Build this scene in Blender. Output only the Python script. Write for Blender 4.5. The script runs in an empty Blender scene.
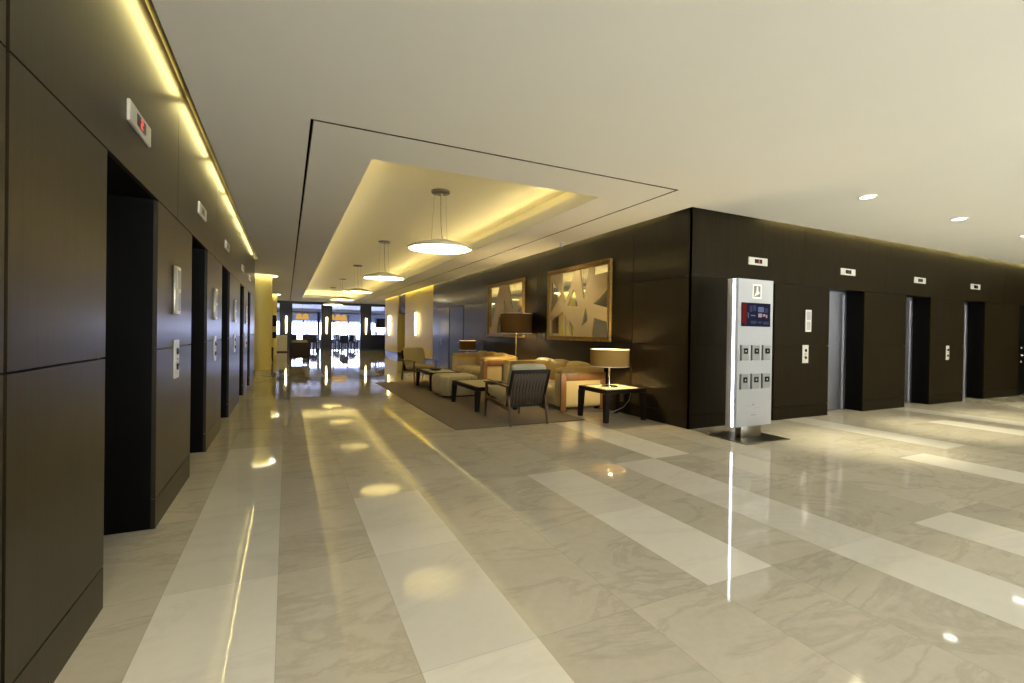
import bpy, bmesh, math, random
from mathutils import Vector, Matrix
random.seed(7)
scene = bpy.context.scene
COL = scene.collection
PI = math.pi

# ------------------------------------------------------------------ render look
scene.view_settings.view_transform = 'Standard'
scene.view_settings.look = 'None'
scene.view_settings.gamma = 1.0
scene.view_settings.use_curve_mapping = False
scene.view_settings.exposure = 0.04
scene.cycles.use_denoising = True
scene.cycles.max_bounces = 10
scene.cycles.diffuse_bounces = 5
scene.cycles.glossy_bounces = 5
scene.cycles.transmission_bounces = 6
scene.cycles.transparent_max_bounces = 8
scene.cycles.sample_clamp_indirect = 8.0
scene.cycles.caustics_reflective = False
scene.cycles.caustics_refractive = False

# ------------------------------------------------------------------ materials
class NT:
    def __init__(s, name):
        s.m = bpy.data.materials.new(name); s.m.use_nodes = True
        s.t = s.m.node_tree; s.t.nodes.clear()
        s.out = s.n('ShaderNodeOutputMaterial')
    def n(s, typ, **kw):
        nd = s.t.nodes.new(typ)
        for k, v in kw.items(): setattr(nd, k, v)
        return nd
    def l(s, a, b): s.t.links.new(a, b)
    def math(s, op, a, b=None, c=None):
        nd = s.n('ShaderNodeMath', operation=op)
        for i, v in enumerate((a, b, c)):
            if v is None: continue
            if isinstance(v, (int, float)): nd.inputs[i].default_value = v
            else: s.l(v, nd.inputs[i])
        return nd.outputs[0]
    def mix(s, fac, a, b):
        nd = s.n('ShaderNodeMix', data_type='RGBA')
        for sock, v in ((nd.inputs[0], fac), (nd.inputs[6], a), (nd.inputs[7], b)):
            if isinstance(v, (int, float)): sock.default_value = v
            elif isinstance(v, tuple): sock.default_value = (*v, 1) if len(v) == 3 else v
            else: s.l(v, sock)
        return nd.outputs[2]
    def pbr(s, **kw):
        p = s.n('ShaderNodeBsdfPrincipled')
        for k, v in kw.items():
            k = k.replace('_', ' ')
            k = {'base': 'Base Color', 'rough': 'Roughness', 'metal': 'Metallic', 'coat': 'Coat Weight',
                 'coat rough': 'Coat Roughness', 'spec': 'Specular IOR Level', 'trans': 'Transmission Weight',
                 'emit': 'Emission Color', 'emit str': 'Emission Strength', 'sheen': 'Sheen Weight', 'ior': 'IOR', 'aniso': 'Anisotropic'}[k]
            sk = p.inputs[k]
            if isinstance(v, (int, float)): sk.default_value = v
            elif isinstance(v, tuple): sk.default_value = (*v, 1)
            else: s.l(v, sk)
        s.l(p.outputs[0], s.out.inputs[0]); s.p = p
        return p
    def coords(s, scale=(1, 1, 1)):
        tc = s.n('ShaderNodeTexCoord'); mp = s.n('ShaderNodeMapping'); mp.inputs['Scale'].default_value = scale
        s.l(tc.outputs['Object'], mp.inputs['Vector']); return mp.outputs[0]
    def noise(s, vec, scale, detail=4, rough=.5, dist=0):
        nd = s.n('ShaderNodeTexNoise'); nd.inputs['Scale'].default_value = scale
        nd.inputs['Detail'].default_value = detail; nd.inputs['Roughness'].default_value = rough
        nd.inputs['Distortion'].default_value = dist
        s.l(vec, nd.inputs['Vector']); return nd.outputs[0]
    def bump(s, h, strength=.2, dist=.01):
        b = s.n('ShaderNodeBump'); b.inputs['Strength'].default_value = strength; b.inputs['Distance'].default_value = dist
        s.l(h, b.inputs['Height']); s.l(b.outputs[0], s.p.inputs['Normal'])

def simple(name, base, rough=.5, var=.12, scale=6, bump=0, **kw):
    t = NT(name); v = t.coords()
    n = t.noise(v, scale, 3)
    lo = tuple(c * (1 - var) for c in base); hi = tuple(min(1, c * (1 + var)) for c in base)
    t.pbr(base=t.mix(n, lo, hi), rough=rough, **kw)
    if bump: t.bump(t.noise(v, scale * 12, 2), bump, .004)
    return t.m

def wood(name, a, b, rough=.4, coat=.5, coat_rough=.15, sc=(14, 14, .7), spec=.5):
    t = NT(name); v = t.coords(sc)
    n = t.noise(v, 3.0, 6, .6, .4)
    v2 = t.coords((90, 90, 1.2)); n2 = t.noise(v2, 2, 2)
    f = t.math('ADD', t.math('MULTIPLY', n, .75), t.math('MULTIPLY', n2, .25))
    r = t.n('ShaderNodeMapRange'); r.inputs[1].default_value = .33; r.inputs[2].default_value = .67
    t.l(f, r.inputs[0])
    t.pbr(base=t.mix(r.outputs[0], a, b), rough=rough, coat=coat, coat_rough=coat_rough, spec=spec)
    return t.m

def emis(name, col, s):
    t = NT(name); e = t.n('ShaderNodeEmission'); e.inputs[0].default_value = (*col, 1); e.inputs[1].default_value = s
    t.l(e.outputs[0], t.out.inputs[0]); return t.m

MX0, MW, MY0, ML = -.55, .523, 1.81, 1.06
def floor_mat(name, lo, hi, vein, veinamt):
    t = NT(name)
    tc = t.n('ShaderNodeTexCoord'); sp = t.n('ShaderNodeSeparateXYZ'); t.l(tc.outputs['Object'], sp.inputs[0])
    ux = t.math('DIVIDE', t.math('SUBTRACT', sp.outputs[0], MX0), MW)
    uy = t.math('DIVIDE', t.math('SUBTRACT', sp.outputs[1], MY0), ML)
    ix = t.math('FLOOR', ux); iy = t.math('FLOOR', uy)
    cb = t.n('ShaderNodeCombineXYZ'); t.l(ix, cb.inputs[0]); t.l(iy, cb.inputs[1])
    wn = t.n('ShaderNodeTexWhiteNoise', noise_dimensions='2D'); t.l(cb.outputs[0], wn.inputs['Vector'])
    # stone, shifted per slab
    off = t.n('ShaderNodeVectorMath', operation='MULTIPLY'); t.l(wn.outputs['Color'], off.inputs[0]); off.inputs[1].default_value = (.5, .5, 9)
    ad = t.n('ShaderNodeVectorMath', operation='ADD'); t.l(tc.outputs['Object'], ad.inputs[0]); t.l(off.outputs[0], ad.inputs[1])
    mp = t.n('ShaderNodeMapping'); mp.inputs['Scale'].default_value = (.55, 1.5, 1); mp.inputs['Rotation'].default_value = (0, 0, .12)
    t.l(ad.outputs[0], mp.inputs['Vector']); v = mp.outputs[0]
    big = t.noise(v, 1.3, 5, .6, .6); fine = t.noise(ad.outputs[0], 16, 5, .65)
    f = t.math('ADD', t.math('MULTIPLY', big, .55), t.math('MULTIPLY', fine, .45))
    r = t.n('ShaderNodeMapRange'); r.inputs[1].default_value = .32; r.inputs[2].default_value = .68; t.l(f, r.inputs[0])
    base = t.mix(r.outputs[0], lo, hi)
    vn = t.noise(v, .9, 8, .62, 1.1)
    d = t.math('ABSOLUTE', t.math('SUBTRACT', vn, .5))
    vm = t.n('ShaderNodeMapRange'); vm.inputs[1].default_value = .0; vm.inputs[2].default_value = .03
    vm.inputs[3].default_value = veinamt; vm.inputs[4].default_value = 0; t.l(d, vm.inputs[0])
    base = t.mix(vm.outputs[0], base, vein)
    # tint per slab
    tint = t.n('ShaderNodeMapRange'); tint.inputs[3].default_value = .9; tint.inputs[4].default_value = 1.05; t.l(wn.outputs['Value'], tint.inputs[0])
    mul = t.n('ShaderNodeVectorMath', operation='SCALE'); t.l(base, mul.inputs[0]); t.l(tint.outputs[0], mul.inputs['Scale'])
    # joints
    def edge(u, w):
        fr = t.math('FRACT', u)
        dd = t.math('MINIMUM', fr, t.math('SUBTRACT', 1, fr))
        return t.math('LESS_THAN', dd, w)
    j = t.math('MAXIMUM', edge(ux, .0032), edge(uy, .0016))
    col = t.mix(t.math('MULTIPLY', j, .5), mul.outputs[0], tuple(c * .55 for c in lo))
    t.pbr(base=col, rough=t.math('ADD', .03, t.math('MULTIPLY', fine, .022)), spec=.5, coat=.0)
    return t.m

M = {}
M['wood'] = wood('dark_wenge_veneer', (.009, .0058, .0019), (.023, .015, .005), rough=.44, coat=.16, coat_rough=.24, spec=.32)
M['wood_right'] = wood('dark_wenge_veneer_satin', (.008, .0055, .0018), (.018, .0125, .0043), rough=.48, coat=.02, coat_rough=.14, spec=.07)
M['wood_gloss'] = wood('dark_wenge_veneer_polished', (.0055, .0036, .0016), (.013, .0085, .0038), rough=.42, coat=.4, coat_rough=.10, spec=.2)
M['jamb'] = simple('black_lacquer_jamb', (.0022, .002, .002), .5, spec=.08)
M['gap'] = simple('shadow_gap', (.003, .003, .003), .9, spec=.1)
M['steel'] = simple('brushed_steel', (.66, .66, .74), .33, .06, 2, metal=1.0)
M['steel_dark'] = simple('dark_steel', (.26, .24, .20), .3, .1, 3, metal=1.0)
M['ceiling'] = simple('painted_ceiling', (.88, .86, .79), .7, .015, 1.5, spec=.25)
M['cove'] = simple('cove_paint', (.84, .80, .66), .7, .01, 2)
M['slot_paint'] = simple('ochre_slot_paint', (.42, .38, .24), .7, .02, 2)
M['cream'] = simple('cream_wall', (.80, .65, .17), .5, .03, 3)
M['white_wall'] = simple('white_plaster', (.80, .78, .74), .6, .02, 3)
M['floor'] = floor_mat('beige_marble', (.54, .507, .425), (.635, .605, .525), (.33, .285, .215), .30)
M['inlay'] = floor_mat('white_marble', (.77, .75, .695), (.83, .815, .765), (.58, .56, .51), .2)
M['plate'] = simple('satin_steel_plate', (.62, .60, .54), .35, .04, 5, metal=.3)
M['black'] = simple('black_glass', (.008, .008, .008), .12)
M['red_led'] = emis('red_display', (1, .09, .07), 1.6)
M['kiosk'] = simple('white_lacquer', (.41, .425, .46), .25, .02, 3)
M['led'] = emis('cool_led', (.90, .90, 1.0), 9.0)
M['chrome'] = simple('polished_chrome', (.75, .74, .70), .1, .03, 4, metal=1.0)
M['leather'] = simple('tan_leather', (.43, .30, .095), .42, .14, 5, bump=.12)
M['leather_pale'] = simple('cream_leather', (.50, .42, .23), .45, .1, 5, bump=.1)
M['oak'] = wood('warm_wood', (.14, .062, .018), (.23, .11, .038), .4, .3, .2)
M['espresso'] = wood('espresso_wood', (.008, .006, .004), (.018, .012, .008), .5, .05, .2, spec=.12)
M['walnut'] = wood('walnut_wood', (.06, .028, .012), (.13, .064, .028), .5, .1, .3, spec=.3)
M['cushion'] = simple('grey_cream_cloth', (.40, .37, .27), .9, .08, 9, bump=.3, sheen=.2)
M['cushion_tan'] = simple('olive_tan_cloth', (.34, .27, .12), .9, .1, 9, bump=.3, sheen=.2)
M['cord'] = simple('dark_woven_cord', (.10, .075, .055), .8, .2, 30)
M['back_panel'] = simple('dark_back_cloth', (.022, .016, .012), .9, .2, 20)
M['rug'] = simple('brown_carpet', (.105, .072, .025), .97, .2, 5, bump=.6, sheen=.15)
M['gold'] = simple('antique_gold', (.27, .17, .045), .45, .6, 18, metal=.75, bump=.6)
M['mirror'] = simple('mirror_glass', (.86, .86, .82), .015, .01, 1, metal=1.0)
M['fret'] = simple('sand_fretwork', (.50, .39, .21), .5, .08, 4)
M['cream_top'] = simple('pale_stone_inset', (.58, .54, .34), .4, .05, 6)
M['cable'] = simple('white_cable', (.55, .54, .50), .5)
M['brown_cloth'] = simple('brown_cloth', (.035, .022, .014), .85, .15, 9)
M['navy'] = simple('dark_blue_wood', (.016, .017, .030), .4)
M['chair_far'] = simple('dark_slate_chair', (.018, .02, .045), .5)
M['amber'] = emis('amber_shade', (.9, .50, .10), .75)
M['brass'] = simple('brass', (.62, .48, .20), .3, .1, 8, metal=1.0)
M['sconce'] = emis('sconce_tube', (1.0, .84, .40), 15.0)
M['ringlight'] = emis('column_ring_glow', (1.0, .95, .74), 9.0)
M['downlight'] = emis('downlight_lens', (1.0, .95, .82), 14.0)
M['bottle'] = simple('bottle_glass', (.30, .33, .36), .1, .3, 9)
M['base_blue'] = simple('dark_skirting', (.03, .035, .06), .3)
M['dresser'] = simple('pale_painted_wood', (.80, .75, .55), .4, .04, 5)
M['sign'] = simple('dark_sign', (.03, .025, .02), .4)
M['canopy_metal'] = simple('grey_bronze', (.16, .15, .125), .4, .05, 5, metal=.6)
M['dome'] = simple('pale_dome_enamel', (.60, .57, .46), .4, .03, 5)
M['tray_cloth'] = simple('dark_bowl', (.02, .016, .012), .3)

def shade_mat(name, col, trans):
    t = NT(name); v = t.coords((60, 60, 60)); n = t.noise(v, 3, 2)
    c = t.mix(n, tuple(x * .9 for x in col), tuple(min(1, x * 1.08) for x in col))
    d = t.n('ShaderNodeBsdfDiffuse'); tr = t.n('ShaderNodeBsdfTranslucent'); mx = t.n('ShaderNodeMixShader')
    t.l(c, d.inputs[0]); t.l(c, tr.inputs[0]); mx.inputs[0].default_value = trans
    t.l(d.outputs[0], mx.inputs[1]); t.l(tr.outputs[0], mx.inputs[2]); t.l(mx.outputs[0], t.out.inputs[0])
    return t.m
M['shade_tan'] = shade_mat('tan_shade_fabric', (.38, .26, .09), .15)
M['shade_brown'] = shade_mat('brown_shade_fabric', (.12, .066, .022), .13)
M['shade_lining'] = simple('white_shade_lining', (.85, .80, .66), .7, .02)
M['blind'] = shade_mat('grey_screen_fabric', (.24, .245, .26), .8)
M['diffuser'] = shade_mat('opal_diffuser', (.92, .90, .80), .72)

def glass_mat(name):
    t = NT(name)
    tr = t.n('ShaderNodeBsdfTransparent'); tr.inputs[0].default_value = (.93, .96, .98, 1)
    gl = t.n('ShaderNodeBsdfGlossy'); gl.inputs['Roughness'].default_value = .02
    fr = t.n('ShaderNodeFresnel'); fr.inputs[0].default_value = 1.45
    mx = t.n('ShaderNodeMixShader'); t.l(fr.outputs[0], mx.inputs[0]); t.l(tr.outputs[0], mx.inputs[1]); t.l(gl.outputs[0], mx.inputs[2])
    t.l(mx.outputs[0], t.out.inputs[0]); return t.m
M['glass'] = glass_mat('clear_glass')
def striped():
    t = NT('channelled_cream_cloth'); v = t.coords(); n = t.noise(v, 8, 3)
    t.pbr(base=t.mix(n, (.42, .37, .23), (.52, .46, .31)), rough=.85, sheen=.2); return t.m
M['pouf'] = striped()

# ------------------------------------------------------------------ mesh builder
class MB:
    def __init__(s): s.bm = bmesh.new(); s.mats = []
    def mi(s, m):
        if m not in s.mats: s.mats.append(m)
        return s.mats.index(m)
    def _fin(s, faces, m, smooth=False):
        i = s.mi(m)
        for f in faces: f.material_index = i; f.smooth = smooth
    def box(s, a, b, m, bev=0, seg=2, mat=None):
        a, b = Vector([min(x, y) for x, y in zip(a, b)]), Vector([max(x, y) for x, y in zip(a, b)])
        tmp = bmesh.new(); bmesh.ops.create_cube(tmp, size=1)
        for v in tmp.verts: v.co = Vector(((v.co.x + .5) * (b.x - a.x) + a.x, (v.co.y + .5) * (b.y - a.y) + a.y, (v.co.z + .5) * (b.z - a.z) + a.z))
        if bev:
            bmesh.ops.bevel(tmp, geom=tmp.edges[:], offset=min(bev, .49 * min(b - a)), segments=seg, profile=.5, affect='EDGES')
        if mat is not None: bmesh.ops.transform(tmp, matrix=mat, verts=tmp.verts[:])
        s.merge(tmp, m, smooth=bev > 0 and seg > 1)
        return s
    def merge(s, tmp, m, smooth=False):
        vm = {}
        tmp.verts.ensure_lookup_table()
        for v in tmp.verts: vm[v] = s.bm.verts.new(v.co)
        fs = []
        for f in tmp.faces:
            try: fs.append(s.bm.faces.new([vm[v] for v in f.verts]))
            except ValueError: pass
        s._fin(fs, m, smooth); tmp.free()
    def lathe(s, prof, m, c=(0, 0, 0), seg=32, smooth=True, cap=False, fn=None):
        c = Vector(c); rings = []
        for r, z in prof:
            ring = []
            for k in range(seg):
                a = 2 * PI * k / seg; rr = r * (fn(a) if fn else 1)
                ring.append(s.bm.verts.new(c + Vector((rr * math.cos(a), rr * math.sin(a), z))))
            rings.append(ring)
        fs = []
        for A, B in zip(rings, rings[1:]):
            for k in range(seg):
                fs.append(s.bm.faces.new((A[k], A[(k + 1) % seg], B[(k + 1) % seg], B[k])))
        if cap:
            fs.append(s.bm.faces.new(rings[0][::-1])); fs.append(s.bm.faces.new(rings[-1]))
        s._fin(fs, m, smooth); return s
    def cyl(s, c, r, h, m, seg=24, r2=None):
        return s.lathe([(r, 0), (r if r2 is None else r2, h)], m, c, seg, True, True)
    def tube(s, pts, r, m, seg=8, r2=None):
        pts = [Vector(p) for p in pts]; n = len(pts); rings = []
        up0 = None
        for i, p in enumerate(pts):
            d = (pts[min(i + 1, n - 1)] - pts[max(i - 1, 0)]).normalized()
            ref = Vector((0, 0, 1)) if abs(d.z) < .95 else Vector((1, 0, 0))
            u = d.cross(ref).normalized(); w = d.cross(u).normalized()
            rr = r if r2 is None else r + (r2 - r) * i / (n - 1)
            rings.append([s.bm.verts.new(p + rr * (math.cos(2 * PI * k / seg) * u + math.sin(2 * PI * k / seg) * w)) for k in range(seg)])
        fs = []
        for A, B in zip(rings, rings[1:]):
            for k in range(seg): fs.append(s.bm.faces.new((A[k], A[(k + 1) % seg], B[(k + 1) % seg], B[k])))
        fs.append(s.bm.faces.new(rings[0][::-1])); fs.append(s.bm.faces.new(rings[-1]))
        s._fin(fs, m, True); return s
    def bar(s, p, q, w, d, m, w2=None, d2=None, side=(1, 0, 0), bev=0):
        """square-section bar from p to q, w across 'side', d across the third axis, tapering to w2,d2"""
        p, q = Vector(p), Vector(q); ax = (q - p).normalized(); u = Vector(side); u = (u - ax * u.dot(ax)).normalized(); v = ax.cross(u)
        w2 = w if w2 is None else w2; d2 = d if d2 is None else d2
        tmp = bmesh.new(); vs = []
        for c, ww, dd in ((p, w, d), (q, w2, d2)):
            for a, b in ((-1, -1), (1, -1), (1, 1), (-1, 1)): vs.append(tmp.verts.new(c + u * a * ww / 2 + v * b * dd / 2))
        for f in ((3, 2, 1, 0), (4, 5, 6, 7), (0, 1, 5, 4), (1, 2, 6, 5), (2, 3, 7, 6), (3, 0, 4, 7)): tmp.faces.new([vs[i] for i in f])
        if bev: bmesh.ops.bevel(tmp, geom=tmp.edges[:], offset=bev, segments=2, profile=.5, affect='EDGES')
        s.merge(tmp, m, smooth=False); return s
    def poly(s, pts, m):
        f = s.bm.faces.new([s.bm.verts.new(Vector(p)) for p in pts]); s._fin([f], m); return s
    def prism(s, pts, n, m):
        """extrude polygon pts by vector n"""
        n = Vector(n); A = [s.bm.verts.new(Vector(p)) for p in pts]; B = [s.bm.verts.new(Vector(p) + n) for p in pts]
        fs = [s.bm.faces.new(A[::-1]), s.bm.faces.new(B)]
        k = len(A)
        for i in range(k): fs.append(s.bm.faces.new((A[i], A[(i + 1) % k], B[(i + 1) % k], B[i])))
        s._fin(fs, m); return s
    def cushion(s, a, b, m, puff=.03, r=.05, n=9, mat=None):
        """soft box: rounded edges and bulging faces"""
        a, b = Vector(a), Vector(b); c = (a + b) / 2; h = (b - a) / 2
        tmp = bmesh.new(); bmesh.ops.create_cube(tmp, size=2)
        bmesh.ops.subdivide_edges(tmp, edges=tmp.edges[:], cuts=n, use_grid_fill=True)
        rr = min(r, *(h * .95))
        for v in tmp.verts:
            p = Vector((v.co.x * h.x, v.co.y * h.y, v.co.z * h.z))
            q = Vector([max(-(h[i] - rr), min(h[i] - rr, p[i])) for i in range(3)])
            d = p - q
            if d.length > 1e-6: p = q + d.normalized() * rr
            u = [max(0, 1 - (p[i] / h[i]) ** 2) for i in range(3)]
            nrm = Vector((abs(v.co.x) > .999, abs(v.co.y) > .999, abs(v.co.z) > .999))
            for i in range(3):
                o = [u[j] for j in range(3) if j != i]
                if nrm[i]: p[i] += math.copysign(puff * o[0] * o[1], p[i])
            v.co = p + c
        if mat is not None: bmesh.ops.transform(tmp, matrix=mat, verts=tmp.verts[:])
        s.merge(tmp, m, True); return s
    def build(s, name, parent=None, loc=(0, 0, 0), rotz=0):
        bmesh.ops.recalc_face_normals(s.bm, faces=s.bm.faces[:])
        me = bpy.data.meshes.new(name); s.bm.to_mesh(me); s.bm.free()
        for m in s.mats: me.materials.append(m)
        o = bpy.data.objects.new(name, me); COL.objects.link(o)
        o.location = loc; o.rotation_euler = (0, 0, rotz)
        if parent: o.parent = parent
        return o

def tag(o, label, cat, group=None):
    o['label'] = label; o['category'] = cat
    if group: o['group'] = group
    return o
def thing(name, label, cat, loc=(0, 0, 0), rotz=0, group=None):
    o = bpy.data.objects.new(name, None); COL.objects.link(o)
    o.empty_display_size = .1; o.location = loc; o.rotation_euler = (0, 0, rotz)
    return tag(o, label, cat, group)
def struct(o): o['kind'] = 'structure'; return o
def dup(root, loc, label, rotz=None, group=None):
    r = root.copy(); COL.objects.link(r); r.location = loc; r['label'] = label
    if rotz is not None: r.rotation_euler = (0, 0, rotz)
    if group: r['group'] = group
    for ch in list(root.children):
        c = ch.copy(); COL.objects.link(c); c.parent = r
        for g in list(ch.children):
            d = g.copy(); COL.objects.link(d); d.parent = c
    return r
def area(name, loc, size, sy, power, col, rot=(0, 0, 0), spread=None):
    l = bpy.data.lights.new(name, 'AREA'); l.shape = 'RECTANGLE'; l.size = size; l.size_y = sy; l.energy = power; l.color = col
    if spread: l.spread = spread
    o = bpy.data.objects.new(name, l); COL.objects.link(o); o.location = loc; o.rotation_euler = rot; return o
def point(name, loc, power, col, r=.05):
    l = bpy.data.lights.new(name, 'POINT'); l.energy = power; l.color = col; l.shadow_soft_size = r
    o = bpy.data.objects.new(name, l); COL.objects.link(o); o.location = loc; return o

# ------------------------------------------------------------------ camera (1.35 m eye height, looking 25.6 deg right of the hall axis)
cam = bpy.data.cameras.new('camera'); cam.sensor_width = 36; cam.lens = 469.69 * 36 / 1024; cam.shift_y = -(341.5 - 335.4174) / 1024
cam.clip_end = 300
co = bpy.data.objects.new('camera', cam); COL.objects.link(co)
yaw, pitch, roll = -4.47632289e-01, 6.25587278e-03, 1.47959675e-02
cy, sy, cp, sp_, cr, sr = math.cos(yaw), math.sin(yaw), math.cos(pitch), math.sin(pitch), math.cos(roll), math.sin(roll)
Rz = Matrix(((cy, sy, 0), (-sy, cy, 0), (0, 0, 1))); B = Matrix(((1, 0, 0), (0, 0, -1), (0, 1, 0)))
Rx = Matrix(((1, 0, 0), (0, cp, -sp_), (0, sp_, cp))); Rr = Matrix(((cr, -sr, 0), (sr, cr, 0), (0, 0, 1)))
W = Rr @ Rx @ B @ Rz
R3 = Matrix((W[0], -W[1], -W[2])).transposed()
co.matrix_world = Matrix.Translation((0, 0, 1.35)) @ R3.to_4x4()
scene.camera = co

# ------------------------------------------------------------------ key dimensions
ZC, ZT, ZTOP = 3.15, 3.29, 3.58          # ceiling, top of wood panelling, top of the light slots
XL, XR, YF = -.78, 5.2, 4.96             # left wall, right corridor wall, wall with the right-hand lifts
HEAD = 2.2
L_OPEN = [(2.865, 3.855), (5.10, 6.04), (7.31, 8.26), (10.0, 10.9), (11.94, 12.72)]
R_OPEN = [(6.10, 7.04), (8.47, 9.52), (10.94, 11.87), (13.29, 14.27)]
L_END = 14.35
BACK = -5.5

# ------------------------------------------------------------------ floor
fb = MB()
fb.box((-5, BACK - .2, -.12), (19, 46.5, 0), M['floor'])
def inlay(k, y0, y1):
    x0 = MX0 + MW * k
    fb.box((x0, y0, -.01), (x0 + MW, y1, .0006), M['inlay'])
for k, y0, y1 in ((0, -2.43, 6.05), (2, -2.43, 3.93), (5, 1.81, 3.93), (7, -2.43, 3.93), (8, 3.93, 6.05), (9, -2.43, 1.81),
                  (13, -1.37, 2.87), (15, 2.87, 4.99), (19, 1.81, 3.93), (21, 2.87, 4.93), (17, -1.37, 1.81), (1, 10.29, 12.41),
                  (2, 14.53, 18.77), (3, 20.9, 25.1), (1, 20.9, 23.0), (5, 14.5, 16.65), (5, -2.43, -.31)):
    inlay(k, y0, y1)
struct(fb.build('floor'))

# ------------------------------------------------------------------ ceiling: slabs, slot fascias, coffered tray
cb = MB(); c = M['ceiling']; TH = .03
def slab(x0, y0, x1, y1): cb.box((x0, y0, ZC), (x1, y1, ZC + TH), c)
GX0, GX1, GY = .17, 4.37, 4.385          # outer line of the shadow groove
GW = .02
TX0, TX1, TY0, TY1 = .79, 3.70, 5.11, 29.0
YB = 33.0
slab(-.69, BACK, 19, GY)
slab(-.69, GY, GX0, YB); slab(-5, L_END, -.69, YB)
slab(GX1, GY, 5.11, YB); slab(5.11, GY, 19, 4.87); slab(5.11, 27.9, 10, YB)
slab(GX0 + GW, GY + GW, GX1 - GW, TY0); slab(GX0 + GW, TY1, GX1 - GW, YB)
slab(GX0 + GW, TY0, TX0, TY1); slab(TX1, TY0, GX1 - GW, TY1)
# lip round the tray and the hidden cove behind it
for a, b in (((TX0 - .02, TY0 - .02), (TX0, TY1 + .02)), ((TX1, TY0 - .02), (TX1 + .02, TY1 + .02)), ((TX0, TY0 - .02), (TX1, TY0)), ((TX0, TY1), (TX1, TY1 + .02))):
    cb.box((*a, ZC + TH), (*b, 3.32), c)
px0, px1, py0, py1 = TX0 - .26, TX1 + .26, TY0 - .26, TY1 + .26
for a, b in (((px0 - .05, py0), (px0, py1)), ((px1, py0), (px1 + .05, py1)), ((px0, py0 - .05), (px1, py0)), ((px0, py1), (px1, py1 + .05))):
    cb.box((*a, ZC + TH), (*b, ZTOP), M['cove'])
cb.box((-5, BACK, ZTOP), (19, 46.5, ZTOP + .06), M['cove'])
# slot fascias (left, right corridor, right lifts)
cb.box((-.69, BACK, ZC + TH), (-.67, L_END, ZTOP), M['cove']); cb.box((-.9, 13.8, ZC + .002), (-.69, L_END, ZTOP), M['cove'])
cb.box((5.09, 4.85, ZC + TH), (5.11, 27.9, ZTOP), M['cove'])
cb.box((5.11, 4.85, ZC + TH), (19, 4.87, ZTOP), M['cove'])
# dining room ceiling
cb.box((-5, YB + .2, ZC + .02), (10, 46.5, ZC + .06), M['white_wall'])
struct(cb.build('ceiling'))
tb = MB()
for a, b in (((GX0, GY), (GX0 + GW, YB)), ((GX1 - GW, GY), (GX1, YB)), ((GX0, GY), (GX1, GY + GW))):
    tb.box((a[0] - .005, a[1] - .005, ZC + .03), (b[0] + .005, b[1] + .005, ZC + .06), M['gap'])
tk = .003      # dark channel liners on both sides of the groove
for x0_, x1_, y0_, y1_ in ((GX0 - tk, GX0, GY - tk, YB), (GX0 + GW, GX0 + GW + tk, GY + GW, YB), (GX1 - GW - tk, GX1 - GW, GY + GW, YB), (GX1, GX1 + tk, GY - tk, YB),
                           (GX0, GX1, GY - tk, GY), (GX0 + GW, GX1 - GW, GY + GW, GY + GW + tk)):
    tb.box((x0_, y0_, ZC - .0008), (x1_, y1_, ZC + .035), M['gap'])
struct(tb.build('trim_1'))

# ------------------------------------------------------------------ left wall with five lift openings
def panels(w, axis, at, depth, x0, x1, z0, z1, xs, zs, m, gap=.007):
    """facing boards between seams; axis 'x': board lies along y at x=at (face at +x); axis 'y': along x at y=at (face at -y)"""
    X = [x0] + sorted(s for s in xs if x0 + .05 < s < x1 - .05) + [x1]
    Z = [z0] + sorted(s for s in zs if z0 + .02 < s < z1 - .02) + [z1]
    for a, b in zip(X, X[1:]):
        for p, q in zip(Z, Z[1:]):
            ga = gap / 2 if a != x0 else 0; gb = gap / 2 if b != x1 else 0
            gp = gap / 2 if p != z0 else 0; gq = gap / 2 if q != z1 else 0
            if axis == 'x': w.box((at - depth, a + ga, p + gp), (at, b - gb, q - gq), m)
            elif axis == '-x': w.box((at, a + ga, p + gp), (at + depth, b - gb, q - gq), m)
            else: w.box((a + ga, at, p + gp), (b - gb, at + depth, q - gq), m)
wl = MB(); D = .025
edges = [BACK] + [v for o in L_OPEN for v in o] + [L_END]
piers = [(edges[i], edges[i + 1]) for i in range(0, len(edges), 2)]
SEAM = (1.968, 1.990)
piers = [(BACK, SEAM[0]), (SEAM[1], piers[0][1])] + piers[1:]
mid = [(a + b) / 2 for a, b in piers[2:]]
for a, b in piers:
    panels(wl, 'x', XL, D, a, b, 0, HEAD - .008, [-.4, -2.8], [.2, 1.2], M['wood'], .008)
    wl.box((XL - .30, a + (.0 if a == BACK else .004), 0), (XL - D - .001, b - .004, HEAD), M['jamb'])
panels(wl, 'x', XL, D, SEAM[1], L_END, HEAD, ZT, mid, [], M['wood'], .005)
panels(wl, 'x', XL, D, BACK, SEAM[0], HEAD, ZT, [-.4, -2.8], [], M['wood'], .005)
wl.box((XL - .30, BACK, HEAD + .004), (XL - D - .001, L_END, ZT - .002), M['jamb'])
wl.box((XL - .05, BACK, ZT), (XL, L_END, ZTOP), M['slot_paint'])
wl.box((XL - .45, BACK, 0), (XL - .36, L_END, ZTOP), M['jamb'])
wl.box((-5, L_END - .05, 0), (XL - D - .001, L_END, ZTOP), M['white_wall'])
struct(wl.build('wall_left'))

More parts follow.
